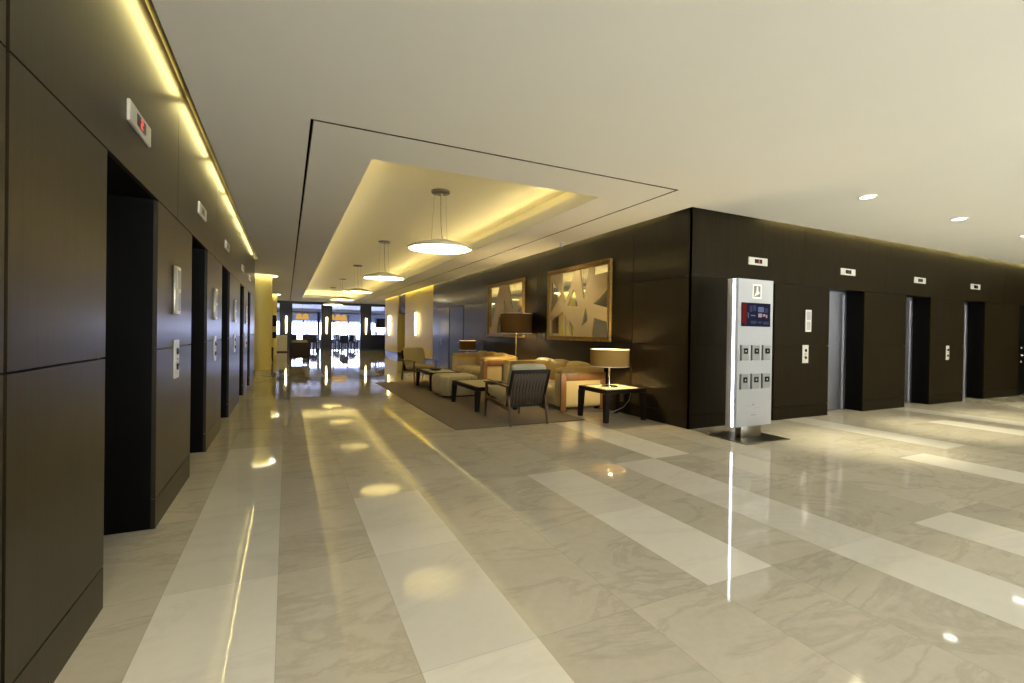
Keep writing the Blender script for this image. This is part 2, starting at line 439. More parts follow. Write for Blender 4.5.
# ------------------------------------------------------------------ wall of the right-hand lifts (faces the camera) and its return along the corridor
wf = MB()
edges = [XR] + [v for o in R_OPEN for v in o] + [16.06]
piersR = [(edges[i], edges[i + 1]) for i in range(0, len(edges), 2)]
for a, b in piersR:
    panels(wf, 'y', YF, D, a, b, 0, HEAD - .007, [], [.2, 1.2], M['wood_right'])
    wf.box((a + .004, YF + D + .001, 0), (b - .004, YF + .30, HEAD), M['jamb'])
panels(wf, 'y', YF, D, 17.05, 19, 0, HEAD, [], [.2, 1.2], M['wood_right'])
wf.box((17.054, YF + D + .001, 0), (19, YF + .3, HEAD), M['jamb'])
panels(wf, 'y', YF, D, XR, 19, HEAD, ZT, [(a + b) / 2 for a, b in piersR[1:]] + [16.5], [], M['wood_right'], .005)
wf.box((XR + .03, YF + D + .001, HEAD + .004), (19, YF + .30, ZT - .002), M['jamb'])
wf.box((XR, YF, ZT), (19, YF + .05, ZTOP), M['cove'])
wf.box((XR + .04, YF + .36, 0), (19, YF + .42, ZTOP), M['jamb'])
struct(wf.build('wall_front'))

wr = MB()
DD = [(14.47, 17.10)]
panels(wr, '-x', XR, D, YF + .0, 14.47, 0, ZT, [6.2, 9.5, 12.8], [.2, 1.2, HEAD], M['wood_gloss'])
panels(wr, '-x', XR, D, 17.10, 18.05, 0, ZT, [], [.2, 1.2, HEAD], M['wood_gloss'])
panels(wr, '-x', XR, D, 14.47, 17.10, HEAD + .03, ZT, [], [], M['wood_gloss'])
wr.box((XR + D + .001, YF + .05, 0), (XR + .036, 14.46, ZT), M['gap'])
wr.box((XR + D + .001, 17.11, 0), (XR + .036, 18.05, ZT), M['gap'])
wr.box((XR + .12, 14.2, 0), (XR + .2, 17.4, ZT), M['jamb'])
wr.box((XR, YF + .05, ZT), (XR + .05, 27.9, ZTOP), M['cove'])
# cream bays either side of a dark passage
wr.box((XR, 18.05, .24), (XR + .6, 22.9, ZT), M['cream']); wr.box((XR - .02, 24.5, .24), (XR + .6, 27.9, ZT), M['cream'])
wr.box((XR + .02, 18.05, 0), (XR + .6, 22.9, .24), M['base_blue']); wr.box((XR, 24.5, 0), (XR + .6, 27.9, .24), M['base_blue'])
wr.box((XR + .05, 22.9, HEAD + .05), (XR + .6, 24.5, ZT), M['wood_gloss'])
wr.box((XR + .5, 22.9, 0), (XR + .6, 24.5, HEAD + .05), M['jamb'])
struct(wr.build('wall_right'))

# remaining shell
ws = MB()
ws.box((-5.1, L_END, 0), (-5, 46.5, ZTOP), M['white_wall'])
ws.box((-5, 31.6, 0), (-.62, 31.75, ZC), M['white_wall'])
struct(ws.build('wall_side'))
we = MB(); we.box((19, BACK, 0), (19.1, YF + .4, ZTOP), M['wood_right']); struct(we.build('wall_east'))
wd = MB(); wd.box((10, 27.9, 0), (10.1, 46.5, ZTOP), M['white_wall']); wd.box((5.8, 27.8, 0), (10, 27.9, ZTOP), M['white_wall']); struct(wd.build('wall_dining'))
# unseen wall behind the camera; its tall glazing is added to light the lobby
wb = MB()
FILL_WIN = [(-.65, 5.4), (6.4, 11.6), (12.6, 17.8)]
xs = [-1.3] + [v for o in FILL_WIN for v in o] + [19]
for a, b in zip(xs[::2], xs[1::2]): wb.box((a, BACK - .2, 0), (b, BACK, ZTOP), M['white_wall'])
for a, b in FILL_WIN:
    wb.box((a, BACK - .2, 2.95), (b, BACK, ZTOP), M['white_wall']); wb.box((a, BACK - .2, 0), (b, BACK, .1), M['white_wall'])
struct(wb.build('wall_back'))
def glazing(n, a, b, y, z0, z1, mull, m_frame, rails=()):
    f = MB(); t = .055 if rails else .035
    for x in [a + t] + [a + (b - a) * i / mull for i in range(1, mull)] + [b - t]: f.box((x - t, y - .05, z0), (x + t, y + .05, z1), m_frame)
    for z in [z0 + t] + list(rails) + [z1 - t]: f.box((a, y - .045, z - t), (b, y + .045, z + t), m_frame)
    o = struct(f.build('window_%d' % n))
    g = MB(); g.box((a, y - .006, z0), (b, y + .006, z1), M['glass']); g.build('pane', o)
    if rails: g = MB(); g.box((a, y - .10, rails[0] + .06), (b, y - .095, z1), M['blind']); g.build('roller_blind', o)  # sheet added to dim the upper part of the far glazing
for i, (a, b) in enumerate(FILL_WIN): glazing(i + 1, a, b, BACK - .1, .1, 2.95, 3, M['steel_dark'])  # added fill windows, out of view behind the camera

# far dining room: window wall, header, dark piers
wx = MB()
wx.box((-5, 45.6, 2.95), (10, 45.8, ZC + .02), M['white_wall']); wx.box((-5, 45.6, 0), (10, 45.8, .35), M['white_wall'])
wx.box((-5, 45.6, .35), (-2.5, 45.8, 2.95), M['white_wall'])
wx.box((-5, YB, 2.98), (10, YB + .22, ZTOP), M['navy'])
struct(wx.build('wall_far'))
glazing(4, -2.5, 2.6, 45.7, .35, 2.95, 4, M['chair_far'], (2.06,)); glazing(5, 2.6, 6.4, 45.7, .35, 2.95, 3, M['chair_far'], (2.06,)); glazing(6, 6.4, 10, 45.7, .35, 2.95, 3, M['chair_far'], (2.06,))
def column_sq(x0, x1, lab):
    w = MB(); w.box((x0, YB, .12), (x1, YB + .5, 2.98), M['navy'], .01, 1); w.box((x0 - .02, YB - .02, 0), (x1 + .02, YB + .52, .12), M['base_blue'])
    return struct(w.build('column'))
for x0, x1 in ((-.40, .32), (2.05, 2.70), (4.50, 5.20)): column_sq(x0, x1, '')

# round cream columns with a glowing ceiling ring
for yc in (17.8, 27.2):
    w = MB(); w.lathe([(.40, 0), (.40, ZC)], M['cream'], (-.85, yc, 0), 40)
    o = struct(w.build('column'))
    r = MB(); r.lathe([(.41, ZC - .012), (.565, ZC - .012), (.565, ZC - .002)], M['ringlight'], (-.85, yc, 0), 40); r.build('ring_light', o)
    r = MB(); r.lathe([(.565, ZC - .03), (.59, ZC - .03), (.59, ZC), (.565, ZC - .001)], M['ceiling'], (-.85, yc, 0), 40); r.build('ring_rim', o)
for i, (z0, z1) in enumerate(((1.48, 2.05), (.88, 1.2))):
    w = MB(); w.box((-.10, -.015, 0), (.10, .015, z1 - z0), M['sign'], .004, 1); w.box((-.085, -.02, .015), (.085, -.014, z1 - z0 - .015), M['black'])
    o = w.build('wall_sign', None, (-.56, 26.88, z0), .62)
    tag(o, ['tall dark sign on the second cream column, the upper of two', 'small dark sign on the second cream column, the lower of two'][i], 'sign', 'dark signs on the cream column')

# ------------------------------------------------------------------ lift doors
def lift_door(n, left, a, b):
    """steel door leaves at the back of a recess"""
    f = MB()
    if left:
        x = XL - .33
        f.box((x - .02, a, HEAD - .06), (x + .03, b, HEAD), M['steel']); f.box((x - .02, a, 0), (x + .03, a + .07, HEAD), M['steel']); f.box((x - .02, b - .07, 0), (x + .03, b, HEAD), M['steel'])
        o = struct(f.build('door_%d' % n)); mid_ = (a + b) / 2
        for p, q in ((a + .07, mid_ - .003), (mid_ + .003, b - .07)):
            l = MB(); l.box((x - .015, p, .01), (x + .01, q, HEAD - .06), M['steel']); l.build('door_leaf', o)
    else:
        y = YF + .33
        f.box((a, y - .03, HEAD - .06), (b, y + .02, HEAD), M['steel']); f.box((a, y - .03, 0), (a + .07, y + .02, HEAD), M['steel']); f.box((b - .07, y - .03, 0), (b, y + .02, HEAD), M['steel'])
        o = struct(f.build('door_%d' % n)); mid_ = (a + b) / 2
        for p, q in ((a + .07, mid_ - .003), (mid_ + .003, b - .07)):
            l = MB(); l.box((p, y - .01, .01), (q, y + .015, HEAD - .06), M['steel']); l.build('door_leaf', o)
for i, (a, b) in enumerate(L_OPEN): lift_door(i + 1, True, a, b)
for i, (a, b) in enumerate(R_OPEN): lift_door(i + 6, False, a, b)
# double doors in the corridor wall and the dark door at the far right
def leaf_door(n, y0, y1, hy):
    f = MB(); f.box((XR - .008, y0 + .012, .01), (XR + .04, y1 - .012, HEAD + .02), M['wood_gloss'], .003, 1)
    o = struct(f.build('door_%d' % n))
    h = MB(); h.box((XR - .018, hy - .025, .86), (XR - .009, hy + .025, 1.08), M['steel_dark']); h.tube([(XR - .012, hy, 1.0), (XR - .06, hy, 1.0), (XR - .06, hy + .13, 1.0)], .009, M['steel_dark']); h.build('door_handle', o)
leaf_door(10, 14.49, 15.92, 14.75); leaf_door(11, 15.96, 17.08, 16.9)
f = MB(); f.box((16.07, YF + .02, .01), (17.04, YF + .07, HEAD - .01), M['jamb'], .003, 1); o = struct(f.build('door_12'))
h = MB()
for z in (1.16, .98, .82): h.tube([(16.15, YF + .02, z), (16.15, YF - .03, z)], .022, M['chrome'], 10)
h.tube([(16.15, YF - .03, .98), (16.28, YF - .03, .98)], .012, M['chrome']); h.build('door_handle', o)

# ------------------------------------------------------------------ lift signage: floor indicators, hall lanterns, call panels
SEG = {'2': 'abged', '1': 'bc', '3': 'abgcd', '0': 'abcdef', '5': 'afgcd', '7': 'abc', '4': 'fgbc'}
def digit(w, ch, cx, cz, hw, hh, t, y, m):
    S = {'a': (-hw, hh - t, hw, hh), 'd': (-hw, -hh, hw, -hh + t), 'g': (-hw, -t / 2, hw, t / 2), 'f': (-hw, 0, -hw + t, hh), 'b': (hw - t, 0, hw, hh), 'e': (-hw, -hh, -hw + t, 0), 'c': (hw - t, -hh, hw, 0)}
    for k in SEG[ch]:
        x0, z0, x1, z1 = S[k]; w.box((cx + x0, y - .002, cz + z0), (cx + x1, y, cz + z1), m)
# local frame: plate lies in xz, faces -y; left-wall copies are rotated by +90 deg so that -y -> +x
def make_indicator(label, loc, rotz, lit, ch):
    o = thing('floor_indicator', label, 'indicator', loc, rotz, 'lift floor indicators')
    p = MB(); p.box((-.215, -.018, -.058), (.215, 0, .058), M['plate'], .004, 1); p.build('plate', o)
    d = MB(); d.box((-.085, -.021, -.032), (.085, -.0185, .032), M['black'])
    digit(d, ch, .0, 0, .018, .026, .009, -.021, M['red_led'] if lit else M['steel_dark']); d.build('display', o)
    return o
ordn = ['first', 'second', 'third', 'fourth', 'fifth']
for i, (a, b) in enumerate(L_OPEN):
    yc = [3.37, 5.6, 7.78, 10.45, 12.33][i]
    make_indicator('steel floor indicator above the %s lift opening of the left wall%s' % (ordn[i], ', showing a red figure' if i == 0 else ''), (XL - .002, yc, 2.512), PI / 2, i < 1, '2' if i == 0 else '0')
for i, xc in enumerate((6.61, 8.98, 11.41, 13.75)):
    make_indicator('pale floor indicator above the %s lift opening of the right wall%s' % (ordn[i], ', lit red' if i == 0 else ''), (xc, YF + .002, 2.512), 0, i == 0, '1')
def make_lantern(label, loc, rotz):
    o = thing('hall_lantern', label, 'hall lantern', loc, rotz, 'lift hall lanterns')
    p = MB(); p.box((-.08, -.026, 0), (.08, 0, .37), M['steel_dark'], .006, 2); p.build('housing', o)
    p = MB(); p.box((-.077, -.030, .003), (.077, -.0262, .367), M['plate'], .002, 1); p.build('face_plate', o)
    p = MB()
    for z0, z1 in ((.03, .17), (.20, .34)): p.box((-.05, -.0335, z0), (.05, -.0302, z1), M['kiosk'])
    p.build('lens', o); return o
def make_call(label, loc, rotz, w=.075):
    o = thing('call_panel', label, 'call panel', loc, rotz, 'lift call panels')
    p = MB(); p.box((-w, -.014, 0), (w, 0, .30), M['plate'], .004, 1); p.build('plate', o)
    for z in (.21, .09):
        b = MB(); tmp = MB(); b.lathe([(.026, 0), (.026, .008), (.018, .010), (.0, .010)], M['black'], (0, 0, 0), 16)
        bmesh.ops.transform(b.bm, matrix=Matrix.Translation((0, -.014, z)) @ Matrix.Rotation(PI / 2, 4, 'X'), verts=b.bm.verts[:])
        b.build('button', o)
    k = MB(); k.box((-.012, -.016, .142), (.012, -.0145, .158), M['black']); k.build('keyhole', o)
    return o
lp = [4.385, 6.57, 8.95, 11.3]
for i, y in enumerate(lp):
    make_lantern('slim steel hall lantern on the left wall after the %s lift opening' % ordn[i], (XL - .002, y, 1.45), PI / 2)
    make_call('steel call panel with two buttons on the left wall after the %s lift opening' % ordn[i], (XL - .002, y + .06, .955), PI / 2)
make_lantern('pale hall lantern on the dark pier right of the white kiosk', (7.86, YF + .002, 1.432), 0)
make_call('pale call panel under the hall lantern right of the white kiosk', (7.825, YF + .002, .912), 0)
make_call('narrow pale call panel between the third and fourth lift openings on the right', (12.58, YF + .002, .908), 0, .06)

# ------------------------------------------------------------------ phone locker kiosk
kx, ky = 5.57, 4.2
k = thing('charging_kiosk', 'tall white kiosk with small lockers and a lit edge on a steel foot', 'kiosk', (kx, ky, 0))
p = MB(); p.box((-.43, -.25, 0), (.39, .40, .012), M['steel_dark'], .004, 1); p.build('base_plate', k)
p = MB(); p.box((-.19, .03, .012), (.20, .13, .17), M['steel_dark'], .008, 2); p.build('foot', k)
p = MB()
p.prism([(-.325, 0, .165), (.35, 0, .165), (.35, .15, .165), (-.345, .15, .165), (-.345, .04, .165)], (0, 0, 1.93), M['kiosk'])
# rounded front-left edge with the light strip let into it
p.build('body', k)
p = MB(); p.box((-.352, .060, .165), (-.31, .148, 2.0955), M['kiosk'], .008, 2); p.build('side_rail', k)
p = MB(); p.prism([(-.3530, .060, .167), (-.3440, .060, .167), (-.3400, .034, .167), (-.3480, .034, .167)], (0, 0, 1.925), M['led']); p.build('light_strip', k)
kxy = lambda x: x - kx
s = MB()
x0, x1, z0, z1 = kxy(5.300), kxy(5.858), 1.475, 1.785
s.box((x0, -.012, z0), (x1, .0, z1), M['black'], .003, 1)
sc_m = [emis('screen_navy', (.018, .020, .038), 1), emis('screen_red', (.15, .014, .012), 1), emis('screen_blue', (.12, .16, .27), 1), emis('screen_pink', (.42, .27, .27), 1), emis('screen_dim', (.055, .055, .10), 1)]
def sr(u0, v0, u1, v1, m, d=.0125):
    s.box((x0 + (x1 - x0) * u0, -d - .0008, z0 + (z1 - z0) * v0), (x0 + (x1 - x0) * u1, -d, z0 + (z1 - z0) * v1), m)
sr(.01, .01, .99, .99, sc_m[0]); sr(.015, .15, .15, .97, sc_m[1], .0134); sr(.10, .05, .14, .5, sc_m[1], .0142)
for u, v, w_, h_, m in ((.17, .40, .02, .2, 4), (.21, .36, .02, .22, 2), (.26, .62, .09, .26, 4), (.38, .66, .10, .24, 4), (.30, .44, .16, .05, 2), (.55, .62, .2, .22, 2), (.78, .60, .12, .2, 4), (.56, .40, .13, .16, 3), (.72, .44, .09, .1, 3), (.83, .38, .05, .14, 3),
                     (.30, .12, .2, .12, 4), (.55, .14, .14, .08, 4), (.74, .10, .2, .12, 4)):
    sr(u, v, u + w_, v + h_, sc_m[m], .0134)
s.build('screen', k)
# emblem plaque: a pale peaked figure on grey
e = MB(); x0, x1, z0, z1 = kxy(5.507), kxy(5.678), 1.844, 2.033
e.box((x0, -.006, z0), (x1, 0, z1), M['white_wall']); e.box((x0 + .022, -.008, z0 + .022), (x1 - .022, -.006, z1 - .022), simple('plaque_grey', (.16, .16, .155), .5))
W_ = M['white_wall']
cx = (x0 + x1) / 2
e.prism([(cx - .055, -.0085, z0 + .03), (cx + .01, -.0085, z0 + .05), (cx + .05, -.0085, z0 + .075), (cx + .02, -.0085, z0 + .10), (cx + .012, -.0085, z1 - .03), (cx - .012, -.0085, z1 - .03), (cx - .02, -.0085, z0 + .09)], (0, -.001, 0), W_)
e.build('emblem', k)
lock_x = [(5.300, 5.437), (5.505, 5.651), (5.715, 5.865)]
grey_l = simple('locker_grey', (.25, .26, .265), .35)
for zr in (1.033, .657):
    for a, b in lock_x:
        d = MB(); a_, b_ = kxy(a), kxy(b)
        d.box((a_, -.022, zr), (b_, 0, zr + .195), grey_l, .004, 1); d.box((a_ - .006, -.004, zr - .004), (a_ + .012, -.0001, zr + .198), M['gap'])
        o = d.build('locker_door', k)
        d = MB(); d.box((a_ + .035, -.026, zr + .085), (b_ - .025, -.0222, zr + .155), M['black'], .003, 1)
        mx_ = (a_ + b_) / 2 + .005; d.box((mx_ - .012, -.0275, zr + .108), (mx_ + .012, -.0262, zr + .132), M['kiosk']); d.build('lock', o)
t = MB(); inkd = simple('kiosk_ink', (.12, .12, .13), .6); inkl = simple('kiosk_ink_pale', (.27, .28, .30), .6)
t.prism([(-.015, -.0005, .43), (.012, -.0005, .445), (-.015, -.0005, .46)], (0, -.0008, 0), inkd)
t.box((-.17, -.001, .43), (-.04, 0, .436), inkl); t.box((.0, -.001, .398), (.14, 0, .404), inkl); t.box((-.05, -.001, .305), (.05, 0, .312), inkd); t.box((-.16, -.001, .34), (.15, 0, .3425), inkl)
t.build('print', k)

# ------------------------------------------------------------------ pendant disc lamps
def make_pendant(label, loc):
    o = thing('pendant_lamp', label, 'pendant lamp', loc, 0, 'disc pendant lamps')     # loc: point on the tray ceiling
    p = MB(); p.lathe([(.0, -.035), (.14, -.035), (.15, -.025), (.15, 0), (.0, 0)], M['canopy_metal'], seg=32); p.build('canopy', o)
    w = MB()
    for a in range(3):
        an = 2 * PI * a / 3 + .4; w.tube([(.105 * math.cos(an), .105 * math.sin(an), -.03), (.15 * math.cos(an), .15 * math.sin(an), -.80)], .0022, M['canopy_metal'], 5)
    w.build('suspension_wire', o)
    w = MB(); w.tube([(0, 0, -.03), (.0, 0, -.25), (.006, 0, -.5), (.03, 0, -.7), (.06, 0, -.80)], .004, M['canopy_metal'], 6); w.build('cord', o)
    d = MB(); d.lathe([(.0, -.785), (.17, -.785), (.175, -.80), (.30, -.825), (.44, -.865), (.502, -.898), (.507, -.915), (.500, -.915), (.495, -.900), (.43, -.872), (.29, -.835), (.0, -.815)], M['dome'], seg=56); d.build('dome', o)
    d = MB(); d.lathe([(.508, -.912), (.510, -.926), (.495, -.926), (.495, -.912)], M['canopy_metal'], seg=56); d.build('rim', o)
    d = MB(); d.lathe([(.494, -.918), (.35, -.919), (.2, -.92), (.001, -.92)], M['diffuser'], seg=48); d.build('diffuser', o)
    return o
PY = [7.26, 12.03, 16.9, 21.7, 26.4]
pend0 = make_pendant('nearest large disc pendant lamp in the ceiling tray', (2.19, PY[0], ZTOP))
for i, y in enumerate(PY):
    if i: dup(pend0, (2.19, y, ZTOP), '%s disc pendant lamp counted from the camera in the ceiling tray' % ordn[i])
    point('pendant_bulb', (2.19, y, ZTOP - .848), 2200, (1, .80, .35), .03)
# downlights
dl = None
DLX = [6.66, 9.05, 11.44, 13.82, 16.2]; DLY = 3.46
def make_dl(label, x, y):
    o = thing('recessed_downlight', label, 'downlight', (x, y, ZC), 0, 'recessed ceiling downlights')
    p = MB(); p.lathe([(.10, .0), (.102, -.008), (.098, -.011), (.080, -.011), (.078, -.006)], M['ceiling'], seg=28); p.build('trim_ring', o)
    p = MB(); p.lathe([(.079, -.008), (.04, -.009), (.001, -.009)], M['downlight'], seg=28); p.build('lens', o)
    return o
def spot(x, y, power, size, blend=.6, col=(1, .87, .55)):
    l = bpy.data.lights.new('downlight_beam', 'SPOT'); l.energy = power; l.spot_size = math.radians(size); l.spot_blend = blend; l.color = col; l.shadow_soft_size = .05
    o = bpy.data.objects.new('downlight_beam', l); COL.objects.link(o); o.location = (x, y, ZC - .02); return o
for i, x in enumerate(DLX):
    make_dl(['round downlight in the white ceiling over the kiosk end of the lift lobby', 'middle round downlight in the white ceiling of the lift lobby', 'round downlight at the right edge of the white lobby ceiling',
             'fourth round downlight along the lift lobby, past the edge of view', 'last round downlight along the lift lobby, past the edge of view'][i], x, DLY)
    spot(x, DLY, 520, 46, 1.0); spot(x, DLY, 130, 140, .9)
for i, (x, y, pw) in enumerate(((-.05, 1.15, 130), (2.75, .75, 45))):  # two extra downlights out of view, added to brighten the near floor
    make_dl(['round downlight in the ceiling close to the near left lift wall, above the viewer', 'round downlight in the ceiling in the middle of the lobby, above the viewer'][i], x, y); spot(x, y, pw, 125, 1.0, (1, .88, .62))
o = thing('ceiling_spotlight', 'small pale adjustable spotlight on the ceiling before the large gold mirror', 'spotlight', (4.9, 8.0, ZC))
p = MB(); p.lathe([(.06, 0), (.06, -.012), (.0, -.012)], M['ceiling'], seg=20); p.build('mount', o)
p = MB(); p.lathe([(.025, -.012), (.032, -.03), (.032, -.075), (.02, -.085), (.0, -.085)], M['kiosk'], seg=20); p.build('head', o)

# ------------------------------------------------------------------ gold mirrors with sand fretwork
def holes_to_mesh(name, outer, holes, depth, m):
    cu = bpy.data.curves.new(name, 'CURVE'); cu.dimensions = '2D'; cu.fill_mode = 'BOTH'; cu.extrude = depth / 2
    for poly in [outer] + holes:
        sp = cu.splines.new('POLY'); sp.points.add(len(poly) - 1); sp.use_cyclic_u = True
        for i, (a, b) in enumerate(poly): sp.points[i].co = (a, b, 0, 1)
    tmp = bpy.data.objects.new(name, cu); COL.objects.link(tmp)
    dg = bpy.context.evaluated_depsgraph_get(); me = bpy.data.meshes.new_from_object(tmp.evaluated_get(dg))
    bpy.data.objects.remove(tmp); bpy.data.curves.remove(cu)
    me.materials.clear(); me.materials.append(m); return me
# local frame: u to the viewer's right (world -y), z up, out of wall = world -x
def make_mirror(label, y0, y1, z0, z1, holes):
    yc = (y0 + y1) / 2; o = thing('framed_mirror', label, 'mirror', (XR, yc, z0), 0, 'gold framed mirrors')
    hw = (y1 - y0) / 2; H_ = z1 - z0; fw = .085
    f = MB()
    for a, b in (((-hw, 0), (hw, fw)), ((-hw, H_ - fw), (hw, H_)), ((-hw, fw), (-hw + fw, H_ - fw)), ((hw - fw, fw), (hw, H_ - fw))):
        f.box((-.05, a[0], a[1]), (-.001, b[0], b[1]), M['gold'], .018, 3)
    # rope moulding on the inner and outer edge
    for off, r in ((.014, .016), (fw - .012, .011)):
        A, Bq, Cq, Dq = (-hw + off, off), (hw - off, off), (hw - off, H_ - off), (-hw + off, H_ - off)
        for P, Q in ((A, Bq), (Bq, Cq), (Cq, Dq), (Dq, A)):
            n = int(math.hypot(Q[0] - P[0], Q[1] - P[1]) / .055)
            pts = []
            for i in range(n * 2 + 1):
                tt = i / (n * 2); pts.append((-.05 - (.006 if i % 2 else -.002), P[0] + (Q[0] - P[0]) * tt, P[1] + (Q[1] - P[1]) * tt))
            f.tube(pts, r, M['gold'], 6)
    f.build('frame', o)
    g = MB(); g.box((-.012, -hw + fw - .01, fw - .01), (-.002, hw - fw + .01, H_ - fw + .01), M['mirror']); g.build('mirror_glass', o)
    cv = lambda P: (yc - P[0], P[1] - z0)         # viewer-right coordinate, height
    outer = [(-hw + fw - .01, fw - .01), (hw - fw + .01, fw - .01), (hw - fw + .01, H_ - fw + .01), (-hw + fw - .01, H_ - fw + .01)]
    me = holes_to_mesh('fretwork', outer, [[cv(P) for P in h] for h in holes], .012, M['fret'])
    for v in me.vertices: v.co = (-.022 + v.co.z, -v.co.x, v.co.y)
    q = bpy.data.objects.new('fretwork', me); COL.objects.link(q); q.parent = o
    return o
H1 = [[(8.858, 2.46), (8.712, 2.41), (8.44, 2.178), (8.858, 1.76)], [(8.42, 2.60), (7.93, 2.60), (8.256, 1.95), (8.36, 2.198)],
      [(7.953, 2.252), (7.786, 1.884), (8.172, 1.916)], [(7.74, 2.60), (7.44, 2.60), (7.573, 2.03), (7.607, 2.03)],
      [(7.533, 1.86), (7.465, 1.66), (7.487, 1.577), (7.672, 1.488)], [(7.27, 2.60), (6.83, 2.60), (6.83, 2.463), (7.282, 2.446)],
      [(6.84, 2.16), (6.84, 1.82), (7.295, 1.909)], [(7.251, 1.655), (6.84, 1.56), (6.84, 1.30), (7.312, 1.30)],
      [(8.85, 1.62), (8.337, 1.80), (8.296, 1.30), (8.85, 1.30)], [(8.262, 1.739), (8.045, 1.30), (8.25, 1.30)], [(8.108, 1.615), (7.931, 1.481), (7.96, 1.30), (8.0, 1.30)]]
H2 = [[(12.26, 2.58), (11.60, 2.58), (12.12, 1.50), (12.26, 1.50)], [(11.29, 2.25), (11.10, 1.857), (11.32, 1.864)], [(11.03, 2.58), (10.19, 2.58), (10.19, 2.26), (10.785, 1.95)],
      [(11.56, 1.80), (11.374, 1.33), (11.70, 1.33)], [(10.62, 1.80), (10.19, 2.0), (10.19, 1.55)], [(10.95, 1.70), (10.30, 1.33), (11.10, 1.33)]]
make_mirror('larger-looking near gold rope-framed mirror behind the table lamp end', 6.73, 8.95, 1.205, 2.69, H1)
make_mirror('far gold rope-framed mirror partly behind the floor lamp shade', 10.10, 12.36, 1.225, 2.68, H2)

# ------------------------------------------------------------------ rug
r = MB(); r.box((2.09, 6.10, 0), (4.22, 12.45, .010), M['rug'], .004, 1)
tag(r.build('area_rug'), 'large plain brown rug on the marble floor under the lounge seats', 'rug')
RUG = .0125

# ------------------------------------------------------------------ sofas (front faces -x, length along y, origin at near front floor corner)
def make_sofa(label, loc, L):
    o = thing('leather_sofa', label, 'sofa', loc, 0, 'tan leather sofas'); D_ = .92; A = .28
    b = MB(); b.box((.06, .05, .07), (D_ - .02, L - .05, .22), M['leather_pale'], .02, 2); b.build('base', o)
    for s_, y in ((0, 0), (1, L)):
        sg = 1 if s_ == 0 else -1
        m = MB(); m.cushion((.015, y + sg * .015, .06), (D_, y + sg * A, .665), M['leather_pale'], .010, .05); arm = m.build('arm', o)
        m = MB(); m.cushion((.03, y + sg * .02, .62), (D_ - .02, y + sg * A, .745), M['leather'], .015, .05); m.build('arm_pad', o)
        w = MB()
        w.box((-.012, y - sg * .012, .0), (.10, y + sg * .02, .665), M['oak'], .006, 2)
        w.box((.10, y - sg * .012, .53), (D_ + .0, y + sg * .02, .665), M['oak'], .006, 2); w.box((D_ - .10, y - sg * .012, 0), (D_, y + sg * .02, .53), M['oak'], .006, 2)
        w.build('arm_frame', o)
    n = 3; W3 = (L - 2 * A) / n
    for i in range(n):
        y = A + i * W3
        m = MB(); m.cushion((.02, y + .006, .16), (D_ - .22, y + W3 - .006, .40), M['leather_pale'], .02, .07); m.build('seat_cushion', o)
        m = MB()
        mt = Matrix.Translation((D_ - .22, 0, .38)) @ Matrix.Rotation(math.radians(10), 4, 'Y') @ Matrix.Translation((-(D_ - .22), 0, -.38))
        m.cushion((D_ - .34, y + .006, .36), (D_ - .12, y + W3 - .006, .80), M['leather'], .03, .07, mat=mt); m.build('back_cushion', o)
    m = MB(); m.cushion((D_ - .17, .03, .10), (D_ + .02, L - .03, .775), M['leather'], .01, .06); m.build('back', o)
    for x in (.09, D_ - .1):
        for y in (.12, L - .12):
            m = MB(); m.box((x - .03, y - .03, 0), (x + .03, y + .03, .075), M['espresso']); m.build('foot', o)
    return o
make_sofa('tan leather sofa with wood arm frames beside the lamp table', (4.25, 6.87, 0), 2.44)
make_sofa('tan leather sofa with wood arm frames standing beyond the floor lamp', (4.25, 10.40, 0), 2.40)

# ------------------------------------------------------------------ tables
def make_table(name, label, cat, loc, sx, sy, h, group, leg=.075):
    o = thing(name, label, cat, loc, 0, group)
    f = MB(); t = .07
    for a, b in (((-sx, -sy), (sx, -sy + t)), ((-sx, sy - t), (sx, sy)), ((-sx, -sy + t), (-sx + t, sy - t)), ((sx - t, -sy + t), (sx, sy - t))):
        f.box((*a, h - .065), (*b, h), M['espresso'], .004, 1)
    f.build('top_frame', o)
    p = MB(); p.box((-sx + t - .004, -sy + t - .004, h - .012), (sx - t + .004, sy - t + .004, h - .002), M['cream_top']); p.build('inset_top', o)
    for a in (-1, 1):
        for b in (-1, 1):
            l = MB(); x, y = a * (sx - leg / 2), b * (sy - leg / 2)
            l.bar((x, y, h - .066), (x + a * .012, y + b * .012, 0), leg + .012, leg + .012, M['espresso'], leg - .012, leg - .012, bev=.003); l.build('leg', o)
    return o
make_table('side_table', 'square dark wood side table carrying the lit table lamp', 'table', (4.735, 6.12, 0), .39, .37, .50, 'dark low tables')
make_table('coffee_table', 'long dark coffee table in front of the near armchair', 'table', (3.24, 7.93, RUG), .38, .64, .41, 'dark low tables')
make_table('coffee_table', 'long dark coffee table beside the far armchair', 'table', (3.26, 10.85, RUG), .36, .62, .41, 'dark low tables')
make_table('side_table', 'dark side table under the far table lamp beyond the second sofa', 'table', (4.86, 13.22, 0), .30, .30, .50, 'dark low tables')
def bowl(label, loc, r):
    w = MB(); w.lathe([(.0, .004), (r * .5, .004), (r * .55, 0), (r * .6, .0), (r, .045), (r * 1.02, .05), (r * .95, .048), (r * .5, .016), (.0, .014)], M['tray_cloth'], seg=28)
    return tag(w.build('bowl', None, loc), label, 'bowl', 'dark bowls on the coffee tables')
bowl('dark shallow bowl on the coffee table by the near armchair', (3.36, 7.7, RUG + .410), .17)
bowl('dark shallow bowl on the coffee table by the far armchair', (3.22, 10.9, RUG + .410), .17)

